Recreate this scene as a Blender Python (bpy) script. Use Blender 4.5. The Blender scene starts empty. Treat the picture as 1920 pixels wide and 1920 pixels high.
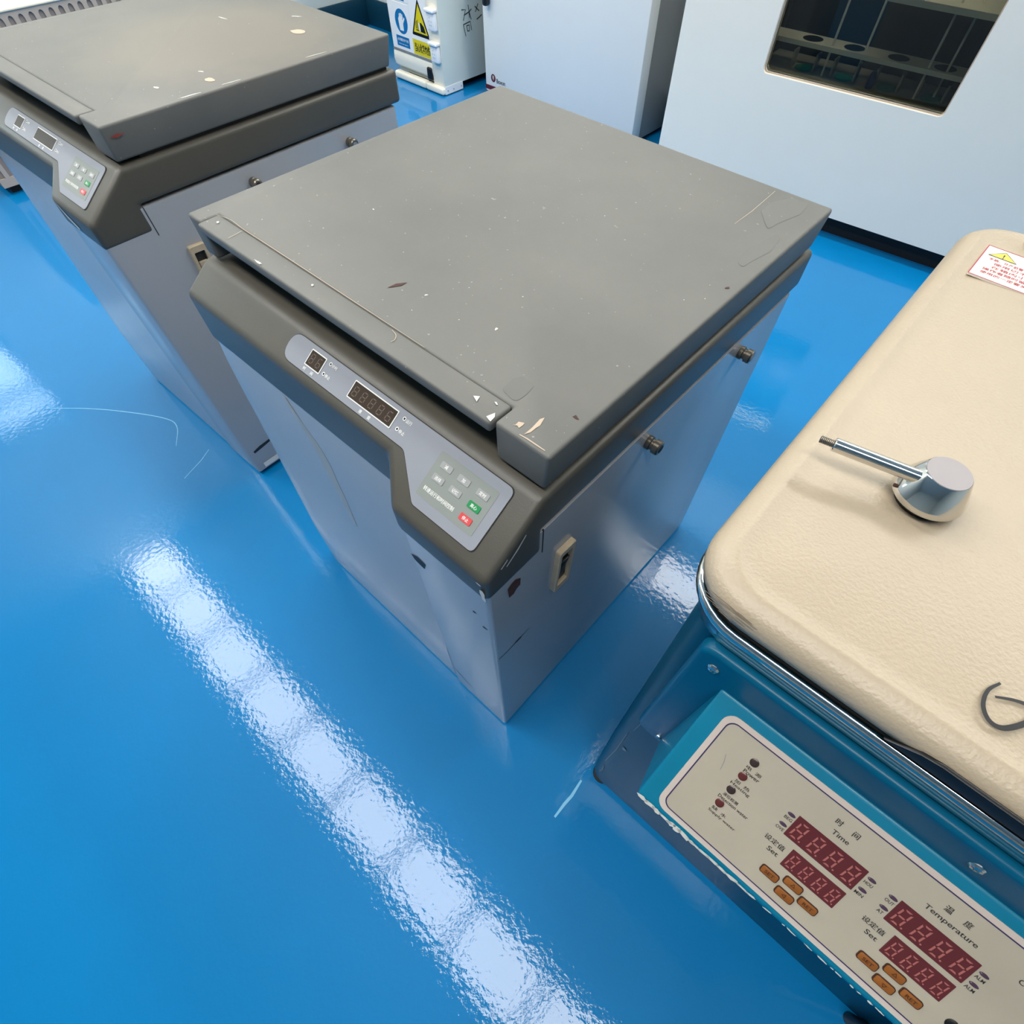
import bpy, bmesh, math, random
from mathutils import Matrix, Vector
random.seed(7)
sc = bpy.context.scene
COL = sc.collection

# ------------------------------------------------------------------ camera, world, exposure
cam_d = bpy.data.cameras.new('camera'); cam = bpy.data.objects.new('camera', cam_d); COL.objects.link(cam)
R_ = Vector((0.7488066796, 0.6626603686, 0.0130304463))
U_ = Vector((-0.5697917592, 0.6335735142, 0.5233755375))
F_ = Vector((-0.3385644809, 0.3993317394, -0.8520024966))
cam.matrix_world = Matrix(((R_.x, U_.x, -F_.x, 0.8041098), (R_.y, U_.y, -F_.y, -0.2388126),
                           (R_.z, U_.z, -F_.z, 1.1208358), (0, 0, 0, 1)))
cam_d.sensor_width = 36; cam_d.lens = 36 * 964.614 / 1920
cam_d.shift_x = -(996.492 - 960) / 1920; cam_d.shift_y = (1012.069 - 960) / 1920
cam_d.clip_start = 0.01
sc.camera = cam
w = bpy.data.worlds.new('sky'); sc.world = w; w.use_nodes = True
w.node_tree.nodes['Background'].inputs[0].default_value = (0.80, 0.90, 1.0, 1)
w.node_tree.nodes['Background'].inputs[1].default_value = 7.0
sc.view_settings.view_transform = 'Standard'; sc.view_settings.look = 'None'
sc.view_settings.gamma = 1; sc.view_settings.use_curve_mapping = False
sc.view_settings.exposure = 0.0
cy = sc.cycles; cy.max_bounces = 6; cy.diffuse_bounces = 3; cy.glossy_bounces = 4; cy.transmission_bounces = 4; cy.transparent_max_bounces = 6
cy.use_light_tree = False; cy.caustics_reflective = False; cy.caustics_refractive = False
LAMP = 19.0          # radiance of the ceiling panels

# ------------------------------------------------------------------ materials
def lin(h):
    h = h.lstrip('#'); o = []
    for i in (0, 2, 4):
        c = int(h[i:i+2], 16) / 255
        o.append(c / 12.92 if c <= 0.04045 else ((c + 0.055) / 1.055) ** 2.4)
    return (*o, 1)
def mul(c, k): return (min(1, c[0]*k), min(1, c[1]*k), min(1, c[2]*k), 1)
MATS = {}
def mat(name, col, rough=0.45, metal=0.0, spec=0.5, var=0.0, vscale=6, bump=0.0, bscale=200, bdist=0.001,
        coat=0.0, crough=0.06, col2=None, speck=None, sscale=160, sth=0.72, bdetail=2, bump2=None):
    m = bpy.data.materials.new(name); m.use_nodes = True; nt = m.node_tree; N = nt.nodes; L = nt.links
    p = N['Principled BSDF']; c = lin(col) if isinstance(col, str) else col
    p.inputs['Base Color'].default_value = c; p.inputs['Roughness'].default_value = rough
    p.inputs['Metallic'].default_value = metal; p.inputs['Specular IOR Level'].default_value = spec
    p.inputs['Coat Weight'].default_value = coat; p.inputs['Coat Roughness'].default_value = crough
    tc = N.new('ShaderNodeTexCoord')
    out = None
    if var > 0 or col2:
        n = N.new('ShaderNodeTexNoise'); n.inputs['Scale'].default_value = vscale; n.inputs['Detail'].default_value = 6
        n.inputs['Roughness'].default_value = 0.6
        L.new(tc.outputs['Object'], n.inputs['Vector'])
        r = N.new('ShaderNodeValToRGB'); r.color_ramp.elements[0].position = 0.3; r.color_ramp.elements[1].position = 0.7
        r.color_ramp.elements[0].color = mul(c, 1 - var)
        r.color_ramp.elements[1].color = (lin(col2) if col2 else mul(c, 1 + var))
        L.new(n.outputs['Fac'], r.inputs['Fac']); out = r.outputs['Color']
    if speck:
        n = N.new('ShaderNodeTexNoise'); n.inputs['Scale'].default_value = sscale; n.inputs['Detail'].default_value = 1
        L.new(tc.outputs['Object'], n.inputs['Vector'])
        r = N.new('ShaderNodeValToRGB'); r.color_ramp.elements[0].position = sth; r.color_ramp.elements[1].position = sth + 0.03
        r.color_ramp.elements[0].color = (0, 0, 0, 1); r.color_ramp.elements[1].color = (1, 1, 1, 1)
        L.new(n.outputs['Fac'], r.inputs['Fac'])
        mx = N.new('ShaderNodeMix'); mx.data_type = 'RGBA'
        L.new(r.outputs['Color'], mx.inputs['Factor'])
        if out: L.new(out, mx.inputs['A'])
        else: mx.inputs['A'].default_value = c
        mx.inputs['B'].default_value = lin(speck); out = mx.outputs['Result']
    if out: L.new(out, p.inputs['Base Color'])
    if bump > 0:
        n = N.new('ShaderNodeTexNoise'); n.inputs['Scale'].default_value = bscale; n.inputs['Detail'].default_value = bdetail
        L.new(tc.outputs['Object'], n.inputs['Vector'])
        b = N.new('ShaderNodeBump'); b.inputs['Strength'].default_value = bump; b.inputs['Distance'].default_value = bdist
        L.new(n.outputs['Fac'], b.inputs['Height'])
        last = b
        if bump2:
            n2 = N.new('ShaderNodeTexNoise'); n2.inputs['Scale'].default_value = bump2[1]; n2.inputs['Detail'].default_value = 2
            L.new(tc.outputs['Object'], n2.inputs['Vector'])
            b2 = N.new('ShaderNodeBump'); b2.inputs['Strength'].default_value = bump2[0]; b2.inputs['Distance'].default_value = bump2[2]
            L.new(n2.outputs['Fac'], b2.inputs['Height']); L.new(b.outputs['Normal'], b2.inputs['Normal']); last = b2
        L.new(last.outputs['Normal'], p.inputs['Normal'])
        if coat > 0: L.new(last.outputs['Normal'], p.inputs['Coat Normal'])
    MATS[name] = m
    return m
def emit(name, col, s):
    m = bpy.data.materials.new(name); m.use_nodes = True; p = m.node_tree.nodes['Principled BSDF']
    p.inputs['Base Color'].default_value = (0.8, 0.8, 0.8, 1)
    p.inputs['Emission Color'].default_value = lin(col); p.inputs['Emission Strength'].default_value = s
    MATS[name] = m
def glass(name, col, rough=0.0):
    m = bpy.data.materials.new(name); m.use_nodes = True; nt = m.node_tree; N = nt.nodes; L = nt.links
    N.remove(N['Principled BSDF'])
    t = N.new('ShaderNodeBsdfTransparent'); t.inputs[0].default_value = lin(col)
    g = N.new('ShaderNodeBsdfGlossy'); g.inputs['Roughness'].default_value = rough
    f = N.new('ShaderNodeFresnel'); f.inputs[0].default_value = 1.45
    mx = N.new('ShaderNodeMixShader')
    L.new(f.outputs[0], mx.inputs[0]); L.new(t.outputs[0], mx.inputs[1]); L.new(g.outputs[0], mx.inputs[2])
    L.new(mx.outputs[0], N['Material Output'].inputs[0]); MATS[name] = m

mat('floor', (0.0, 0.182, 0.46, 1), 0.45, spec=0.12, var=0.05, vscale=1.6, bump=0.42, bscale=90, bdist=0.0006, bdetail=3, coat=1.0, crough=0.025, bump2=(0.2, 16, 0.001))
MATS['floor'].node_tree.nodes['Principled BSDF'].inputs['Coat IOR'].default_value = 1.37
mat('wall', '#DDE4E0', 0.7); mat('ceiling', '#E2E3E0', 0.8); mat('baseboard', '#0F4258', 0.4)
mat('floor_scratch', '#7FC4E8', 0.5)
mat('lid_grey', '#666763', 0.5, var=0.06, vscale=5, col2='#6E6D69', spec=0.38, speck='#8E8E88', sscale=170, sth=0.765, bump=0.12, bscale=600, bdist=0.0006)
mat('hood_grey', '#4E4B43', 0.40, var=0.06, vscale=7, bump=0.15, bscale=700, bdist=0.0006)
mat('body_grey', '#A6A8AC', 0.2, var=0.03, vscale=4, spec=0.75)
mat('teal_half_shaded', '#005576', 0.3, var=0.05, vscale=8, spec=0.3); mat('panel_grey', '#8F939C', 0.5, var=0.02, vscale=12, spec=0.25); mat('keypad_grey', '#8A908C', 0.5, spec=0.25)  # first is the console teal with the upright plate's shade mixed in
mat('key_grey', '#9A9C9C', 0.4); mat('key_green', '#118A4B', 0.4); mat('key_red', '#D2494C', 0.4)
mat('print_white', '#F2F2EE', 0.5); mat('gap_dark', '#1E1E1C', 0.7); mat('screen_brown', '#40372F', 0.3, spec=0.12); mat('segment_brown', '#6A5A4E', 0.4)
mat('steel_dull', '#8C8478', 0.35, metal=0.9, var=0.25, vscale=60); mat('rubber', '#2A2622', 0.6)
mat('switch_cream', '#B7A68C', 0.5, var=0.15, vscale=40); mat('black', '#0C0C0E', 0.4); mat('shadow_black', '#050506', 0.9)
mat('chip_white', '#CFCDC6', 0.5); mat('chip_tan', '#B9A793', 0.6); mat('chip_red', '#8E3B33', 0.5); mat('rust', '#43251F', 0.7, var=0.3, vscale=120); mat('chip_dark', '#23292E', 0.6); mat('stain', '#5E5F5B', 0.45); mat('scuff', '#A5A6A2', 0.35); mat('stain_tan', '#868177', 0.45)
mat('teal', '#06708F', 0.32, var=0.08, vscale=9); mat('teal_shaded', '#00455F', 0.3, var=0.06, vscale=7, spec=0.2)  # one teal paint twice; the darker copy holds the upright body's shade
mat('chrome', '#D8D6D2', 0.07, metal=1.0); mat('chrome_satin', '#9C9698', 0.55, metal=0.35); mat('smudge', '#8A7A66', 0.6)
mat('cream', '#AD9E88', 0.38, var=0.03, vscale=8, bump=0.22, bscale=420, bdist=0.0016, bdetail=1)
mat('cream_plain', '#D9CDB0', 0.45)
mat('plate', '#B9AF9D', 0.42, metal=0.2, var=0.05, vscale=14, bump=0.05, bscale=500, bdist=0.0005); mat('plate_rim', '#C2B5AC', 0.45); mat('navy', '#2A2552', 0.5)
mat('print_dark', '#2E2C2C', 0.5); mat('led_off', '#3A2C2A', 0.25); mat('led_red_off', '#5A2A28', 0.25); mat('led_violet', '#4B3A4C', 0.25)
mat('screen_red', '#5C2C30', 0.2, spec=0.25); mat('segment_pink', '#A4625C', 0.4); mat('key_orange', '#8A5220', 0.35, var=0.1, vscale=60); mat('key_edge', '#3A1E12', 0.5)
mat('label_paper', '#F3EAE2', 0.5); mat('label_red', '#A81E36', 0.5); mat('label_yellow', '#E3D24A', 0.5)
mat('white_enamel', '#FBF8F2', 0.32, var=0.012, vscale=3); mat('white_enamel_2', '#FBF6EA', 0.34, var=0.012, vscale=3); mat('grey_enamel', '#8B8C8A', 0.4)
mat('maroon', '#5A1226', 0.4); mat('plinth_black', '#070A0F', 0.6)
mat('off_white', '#F2EEDF', 0.45); mat('pale_green', '#DDE6E0', 0.4); mat('sign_white', '#F8F8F8', 0.35); mat('sign_blue', '#0F76B5', 0.35); mat('sign_yellow', '#E8D51E', 0.35)
mat('socket_white', '#F4F5F6', 0.35); mat('inner_dark', '#2A2A26', 0.5); mat('rack_steel', '#E4E0D0', 0.45); mat('green_pad', '#2F7A63', 0.5); mat('clamp_grey', '#A09C90', 0.4); mat('blue_bag', '#1B2E66', 0.4); mat('blue_panel', '#2E6E8E', 0.5)
mat('radiator_cream', '#E6DBC4', 0.5); mat('radiator_grey', '#B0A296', 0.5); mat('radiator_slot', '#8D8078', 0.6)
emit('lamp_glow', '#FFFBF4', LAMP); emit('added_glow', '#FFF3DC', 24.0); mat('lamp_frame', '#E8E8E6', 0.5); mat('window_frame', '#ECECEA', 0.5)
glass('window_glass', '#F4FAFA'); glass('oven_glass', '#D5DAD6')

def stained(name, src, col, c, r):
    m = MATS[src].copy(); m.name = name; nt = m.node_tree; N = nt.nodes; L = nt.links; p = N['Principled BSDF']
    old = p.inputs['Base Color'].links[0].from_socket
    tc = N.new('ShaderNodeTexCoord'); mp = N.new('ShaderNodeMapping'); L.new(tc.outputs['Object'], mp.inputs[0])
    mp.inputs['Location'].default_value = (-c[0]/r[0], -c[1]/r[1], 0); mp.inputs['Scale'].default_value = (1/r[0], 1/r[1], 0)
    n = N.new('ShaderNodeTexNoise'); n.inputs['Scale'].default_value = 2.2; n.inputs['Detail'].default_value = 5; L.new(mp.outputs[0], n.inputs['Vector'])
    ln = N.new('ShaderNodeVectorMath'); ln.operation = 'LENGTH'; L.new(mp.outputs[0], ln.inputs[0])
    ad = N.new('ShaderNodeMath'); ad.operation = 'MULTIPLY_ADD'; L.new(n.outputs['Fac'], ad.inputs[0]); ad.inputs[1].default_value = 0.7; L.new(ln.outputs['Value'], ad.inputs[2])
    rp = N.new('ShaderNodeValToRGB'); rp.color_ramp.elements[0].position = 1.0/1.6; rp.color_ramp.elements[1].position = 1.0
    rp.color_ramp.elements[0].color = (1, 1, 1, 1); rp.color_ramp.elements[1].color = (0, 0, 0, 1)
    dv = N.new('ShaderNodeMath'); dv.operation = 'MULTIPLY'; dv.inputs[1].default_value = 1/1.6; L.new(ad.outputs[0], dv.inputs[0]); L.new(dv.outputs[0], rp.inputs[0])
    mx = N.new('ShaderNodeMix'); mx.data_type = 'RGBA'; L.new(rp.outputs[0], mx.inputs['Factor']); L.new(old, mx.inputs['A']); mx.inputs['B'].default_value = lin(col)
    L.new(mx.outputs['Result'], p.inputs['Base Color']); MATS[name] = m
stained('lid_grey_stained', 'lid_grey', '#77726A', (0.40, 0.34), (0.22, 0.22))

# ------------------------------------------------------------------ helpers
def finish(name, bm, m, parent=None, smooth=True, angle=32, loc=None):
    me = bpy.data.meshes.new(name)
    bmesh.ops.recalc_face_normals(bm, faces=bm.faces)
    bm.to_mesh(me); bm.free()
    me.materials.append(MATS[m])
    if smooth:
        me.polygons.foreach_set('use_smooth', [True] * len(me.polygons)); me.set_sharp_from_angle(angle=math.radians(angle))
    o = bpy.data.objects.new(name, me); COL.objects.link(o)
    if parent: o.parent = parent
    if loc: o.location = loc
    return o
def flat(name, bm, m, parent):          # printed shapes: keep the winding as it is
    me = bpy.data.meshes.new(name); bm.to_mesh(me); bm.free(); me.materials.append(MATS[m])
    o = bpy.data.objects.new(name, me); COL.objects.link(o); o.parent = parent
    if name not in ('diffuser', 'sticker', 'logo_disc', 'border_line', 'marker_letter'): o['kind'] = 'stuff'
    return o
def empty(name, loc, rz=0):
    o = bpy.data.objects.new(name, None); COL.objects.link(o); o.location = loc; o.rotation_euler = (0, 0, rz)
    o.empty_display_size = 0.1; return o
def tag(o, label, cat, group=None, kind=None):
    o['label'] = label
    if cat: o['category'] = cat
    if group: o['group'] = group
    if kind: o['kind'] = kind
    return o
def struct(o): o['kind'] = 'structure'; return o
def bx(bm, x0, x1, y0, y1, z0, z1, M=None, bev=0, seg=2):
    b = bmesh.new() if bev else bm
    vs = [b.verts.new((x, y, z)) for x in (x0, x1) for y in (y0, y1) for z in (z0, z1)]
    for f in ((0,1,3,2),(4,6,7,5),(0,4,5,1),(2,3,7,6),(0,2,6,4),(1,5,7,3)): b.faces.new([vs[i] for i in f])
    if bev:
        bmesh.ops.recalc_face_normals(b, faces=b.faces)
        bmesh.ops.bevel(b, geom=b.edges[:], offset=bev, segments=seg, affect='EDGES', profile=0.5)
        merge(bm, b, M)
    elif M: 
        for v in vs: v.co = M @ v.co
def merge(bm, b, M=None):
    if M: b.transform(M)
    me = bpy.data.meshes.new('tmp'); b.to_mesh(me); b.free(); bm.from_mesh(me); bpy.data.meshes.remove(me)
def loft(bm, loops, cap0=True, cap1=True, closed=True):
    R = [[bm.verts.new(p) for p in lp] for lp in loops]; n = len(R[0])
    for a, b in zip(R, R[1:]):
        for i in range(n if closed else n - 1):
            j = (i + 1) % n
            try: bm.faces.new((a[i], a[j], b[j], b[i]))
            except ValueError: pass
    if cap0: bm.faces.new(R[0][::-1])
    if cap1: bm.faces.new(R[-1])
    return R
def prism(bm, poly, h0, h1, M=None, bev=0, seg=2):
    b = bmesh.new()
    loft(b, [[(p[0], p[1], h0) for p in poly], [(p[0], p[1], h1) for p in poly]])
    if bev:
        bmesh.ops.recalc_face_normals(b, faces=b.faces)
        es = [e for e in b.edges if len(e.link_faces) == 2 and e.calc_face_angle(0) > 0.4]
        bmesh.ops.bevel(b, geom=es, offset=bev, segments=seg, affect='EDGES', profile=0.5)
    merge(bm, b, M)
def rr(x0, x1, y0, y1, r, n=5):
    P = []
    for cx, cy, a in ((x1-r, y0+r, -90), (x1-r, y1-r, 0), (x0+r, y1-r, 90), (x0+r, y0+r, 180)):
        for i in range(n + 1):
            t = math.radians(a + 90 * i / n); P.append((cx + r*math.cos(t), cy + r*math.sin(t)))
    return P
def roundpoly(P, radii, n=4):
    out = []; k = len(P)
    for i in range(k):
        p = Vector(P[i]); a = Vector(P[i-1]) - p; b = Vector(P[(i+1) % k]) - p; r = radii[i] if isinstance(radii, (list, tuple)) else radii
        if r <= 0: out.append(tuple(p)); continue
        ang = a.angle(b); d = min(r / math.tan(ang/2), a.length*0.49, b.length*0.49)
        s = p + a.normalized()*d; e = p + b.normalized()*d
        for j in range(n + 1):
            t = j / n; q = (1-t)**2*s + 2*t*(1-t)*p + t*t*e; out.append((q.x, q.y))
    return out
def cyl(bm, c, axis, r, h, seg=20, r2=None, M=None):
    q = Vector(axis).normalized().to_track_quat('Z', 'Y').to_matrix().to_4x4()
    b = bmesh.new(); r2 = r if r2 is None else r2
    loft(b, [[(r*math.cos(2*math.pi*i/seg), r*math.sin(2*math.pi*i/seg), 0) for i in range(seg)],
             [(r2*math.cos(2*math.pi*i/seg), r2*math.sin(2*math.pi*i/seg), h) for i in range(seg)]])
    merge(bm, b, (M or Matrix()) @ Matrix.Translation(c) @ q)
def lathe(bm, prof, c, axis=(0,0,1), seg=28, M=None, cap0=True, cap1=True):
    q = Vector(axis).normalized().to_track_quat('Z', 'Y').to_matrix().to_4x4(); b = bmesh.new()
    loft(b, [[(r*math.cos(2*math.pi*i/seg), r*math.sin(2*math.pi*i/seg), z) for i in range(seg)] for r, z in prof], cap0, cap1)
    merge(bm, b, (M or Matrix()) @ Matrix.Translation(c) @ q)
def poly(bm, pts, z, M=None):
    vs = [bm.verts.new((M or Matrix()) @ Vector((p[0], p[1], z))) for p in pts]
    return bm.faces.new(vs)
def quad(bm, x0, x1, y0, y1, z, M=None): poly(bm, ((x0,y0),(x1,y0),(x1,y1),(x0,y1)), z, M)
def ring(bm, outer, inner, z, M=None):
    n = len(outer); A = [bm.verts.new((M or Matrix()) @ Vector((p[0], p[1], z))) for p in outer]; B = [bm.verts.new((M or Matrix()) @ Vector((p[0], p[1], z))) for p in inner]
    for i in range(n): bm.faces.new((A[i], A[(i+1) % n], B[(i+1) % n], B[i]))
def circ(cx, cy, rx, ry=None, n=20):
    ry = ry or rx
    return [(cx + rx*math.cos(2*math.pi*i/n), cy + ry*math.sin(2*math.pi*i/n)) for i in range(n)]
def text(bm, s, cx, cy, z, M, h=None, wd=None, rot=0):
    c = bpy.data.curves.new('t', 'FONT'); c.body = s; c.size = 1; c.resolution_u = 3; c.offset = 0.010 if s.isascii() else 0.0
    o = bpy.data.objects.new('t', c); COL.objects.link(o)
    dg = bpy.context.evaluated_depsgraph_get(); me = bpy.data.meshes.new_from_object(o.evaluated_get(dg))
    bpy.data.objects.remove(o); bpy.data.curves.remove(c)
    xs = [v.co.x for v in me.vertices]; ys = [v.co.y for v in me.vertices]
    sy = h/(max(ys)-min(ys)) if h else None; sx = wd/(max(xs)-min(xs)) if wd else None
    sx = sx or sy; sy = sy or sx
    T = Matrix.Translation((cx, cy, z)) @ Matrix.Rotation(rot, 4, 'Z') @ Matrix.Diagonal((sx, sy, 1, 1)) @ Matrix.Translation((-(max(xs)+min(xs))/2, -(max(ys)+min(ys))/2, 0))
    bo = 0.0 if s.isascii() else 0.035*sy                  # dense characters are thickened by a doubled stroke
    me.transform(M @ Matrix.Translation((-bo/2, 0, 0)) @ T); bm.from_mesh(me)
    if bo: me.transform(M @ Matrix.Translation((bo, bo*0.4, 0.00001)) @ M.inverted()); bm.from_mesh(me)
    bpy.data.meshes.remove(me)
def digit(bm, x, y, wd, h, z, M, t=None, slant=0.1, segs='abcdefg', dot=True):
    t = t or wd*0.13
    S = dict(a=((t,h),(wd-t,h),(wd-2*t,h-t),(2*t,h-t)), d=((t,0),(2*t,t),(wd-2*t,t),(wd-t,0)),
             g=((t,h/2),(1.6*t,h/2+t/2),(wd-1.6*t,h/2+t/2),(wd-t,h/2),(wd-1.6*t,h/2-t/2),(1.6*t,h/2-t/2)),
             f=((0,h-t*.8),(t,h-1.6*t),(t,h/2+t*.8),(0,h/2+t*.3)), e=((0,h/2-t*.3),(t,h/2-t*.8),(t,1.6*t),(0,t*.8)),
             b=((wd,h-t*.8),(wd,h/2+t*.3),(wd-t,h/2+t*.8),(wd-t,h-1.6*t)), c=((wd,h/2-t*.3),(wd,t*.8),(wd-t,1.6*t),(wd-t,h/2-t*.8)))
    for k in segs: poly(bm, [(x + p[0] + slant*p[1], y + p[1]) for p in S[k]], z, M)
    if dot: poly(bm, circ(x + wd + t*1.1, y + t*.4, t*.55, n=8), z, M)
def blob(bm, cx, cy, rx, ry, rot, z, M, n=11, jag=0.35, seed=0):
    rnd = random.Random(seed*131 + int(cx*1e4) + int(cy*1e4)*7)
    P = []
    for i in range(n):
        a = 2*math.pi*i/n; k = 1 + rnd.uniform(-jag, jag); x = rx*k*math.cos(a); y = ry*k*math.sin(a)
        P.append((cx + x*math.cos(rot) - y*math.sin(rot), cy + x*math.sin(rot) + y*math.cos(rot)))
    poly(bm, P, z, M)
def stroke(bm, pts, wd, z, M, taper=True):
    n = len(pts); Lf = []; Rt = []
    for i, p in enumerate(pts):
        a = Vector(pts[max(0, i-1)]); b = Vector(pts[min(n-1, i+1)]); d = (b - a).normalized(); nn = Vector((-d.y, d.x))
        k = wd/2*(0.45 + 0.55*math.sin(math.pi*(i+0.5)/n)) if taper else wd/2
        Lf.append(Vector(p) + nn*k); Rt.append(Vector(p) - nn*k)
    A = [bm.verts.new((M or Matrix()) @ Vector((q.x, q.y, z))) for q in Lf]; B = [bm.verts.new((M or Matrix()) @ Vector((q.x, q.y, z))) for q in Rt]
    for i in range(n-1): bm.faces.new((A[i], B[i], B[i+1], A[i+1]))
def curve2(pts, n=6):                   # Catmull-Rom through pts
    out = []
    P = [Vector(p) for p in pts]; P = [P[0]*2-P[1]] + P + [P[-1]*2-P[-2]]
    for i in range(1, len(P)-2):
        for j in range(n):
            t = j/n; a, b, c, d = P[i-1:i+3]
            q = 0.5*((2*b) + (c-a)*t + (2*a-5*b+4*c-d)*t*t + (3*b-a-3*c+d)*t**3); out.append((q.x, q.y))
    out.append(tuple(P[-2])); return out
def frame(o, ex, ey):
    ex = Vector(ex).normalized(); ey = Vector(ey).normalized(); ez = ex.cross(ey); o = Vector(o)
    return Matrix(((ex.x, ey.x, ez.x, o.x), (ex.y, ey.y, ez.y, o.y), (ex.z, ey.z, ez.z, o.z), (0, 0, 0, 1)))

# ------------------------------------------------------------------ the room
X0, X1, Y0, Y1, HC = -3.07, 4.2, -5.2, 2.56, 2.8
bm = bmesh.new(); bx(bm, X0-0.1, X1+0.1, Y0-0.1, Y1+0.1, -0.08, 0); floor = struct(finish('floor', bm, 'floor'))
tag(floor, 'glossy bright blue epoxy floor under all the machines', None)
bm = bmesh.new()
MF = Matrix()
stroke(bm, curve2([(-1.02,-0.335),(-0.93,-0.255),(-0.84,-0.19),(-0.73,-0.125),(-0.67,-0.115),(-0.60,-0.155)]), 0.0028, 0.0006, MF)
stroke(bm, [(-0.52,-0.10),(-0.50,-0.135),(-0.475,-0.20)], 0.002, 0.0006, MF)
stroke(bm, [(0.8064,-0.1521),(0.8062,-0.1229),(0.8077,-0.1017),(0.8045,-0.0675)], 0.006, 0.0006, MF)
flat('scratch', bm, 'floor_scratch', floor)
def wall(name, x0, x1, y0, y1):
    bm = bmesh.new(); bx(bm, x0, x1, y0, y1, 0, HC); return struct(finish(name, bm, 'wall', smooth=False))
wall('wall_back', X0-0.1, X1+0.1, Y1, Y1+0.1); wall('wall_right', X1, X1+0.1, Y0, Y1); wall('wall_front', X0-0.1, X1+0.1, Y0-0.1, Y0)
bm = bmesh.new()                                            # left wall with a window opening
WY0, WY1, WZ0, WZ1 = -0.80, -0.33, 0.78, 1.36
for a in ((Y0, WY0, 0, HC), (WY1, Y1, 0, HC), (WY0, WY1, 0, WZ0), (WY0, WY1, WZ1, HC)): bx(bm, X0-0.1, X0, a[0], a[1], a[2], a[3])
struct(finish('wall_left', bm, 'wall', smooth=False))
bm = bmesh.new(); bx(bm, X0-0.1, X1+0.1, Y0-0.1, Y1+0.1, HC, HC+0.08); struct(finish('ceiling', bm, 'ceiling', smooth=False))
for n_, a in (('baseboard_back', (X0, X1, Y1-0.012, Y1, 0, 0.13)), ('baseboard_left', (X0, X0+0.012, Y0, Y1-0.012, 0, 0.13))):
    bm = bmesh.new(); bx(bm, *a, bev=0.003); struct(finish(n_, bm, 'baseboard'))
win = struct(empty('window_1', (X0-0.05, (WY0+WY1)/2, WZ0)))
hw = (WY1-WY0)/2; hz = WZ1-WZ0
bm = bmesh.new()
for a in ((-hw, -hw+0.05, 0, hz), (hw-0.05, hw, 0, hz), (-hw, hw, 0, 0.05), (-hw, hw, hz-0.05, hz)): bx(bm, -0.04, 0.04, *a)
finish('window_frame', bm, 'window_frame', win, smooth=False)
bm = bmesh.new(); bx(bm, -0.03, 0.03, -hw+0.05, hw-0.05, 0.335, 0.365); finish('mullion', bm, 'window_frame', win, smooth=False)
for a, b in ((0.05, 0.335), (0.365, hz-0.05)):
    bm = bmesh.new(); bx(bm, -0.003, 0.003, -hw+0.05, hw-0.05, a, b); finish('pane', bm, 'window_glass', win, smooth=False)

# ------------------------------------------------------------------ ceiling lamps (two rows seen mirrored in the floor, a third one added)
def lamp(x, y, label):
    t = empty('ceiling_light', (x, y, HC-0.03)); tag(t, label, 'ceiling light', 'ceiling light panels')
    bm = bmesh.new()
    a, b = 0.268, 0.18
    for q in ((-a, a, -b, -b+0.012), (-a, a, b-0.012, b), (-a, -a+0.012, -b+0.012, b-0.012), (a-0.012, a, -b+0.012, b-0.012)): bx(bm, *q, -0.012, 0.03)
    finish('lamp_frame', bm, 'lamp_frame', t, smooth=False)
    bm = bmesh.new(); vs = [bm.verts.new(p) for p in ((-a+0.012, -b+0.012, 0), (-a+0.012, b-0.012, 0), (a-0.012, b-0.012, 0), (a-0.012, -b+0.012, 0))]; bm.faces.new(vs); flat('diffuser', bm, 'lamp_glow', t)
for k in range(-6, 3): lamp(0.48 + 0.56*k, -0.75, 'white ceiling light panel mirrored as a bright streak in the blue floor')
for k in range(-3, 5): lamp(0.48 + 0.56*k, 2.08, 'white ceiling light panel above the white cabinets at the back')
for k in range(-6, -1): lamp(0.48 + 0.56*k, 0.70, 'unseen ceiling light panel added to brighten the white cabinets at the back')  # unseen row, added to brighten the incubator and cabinet fronts

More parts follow.
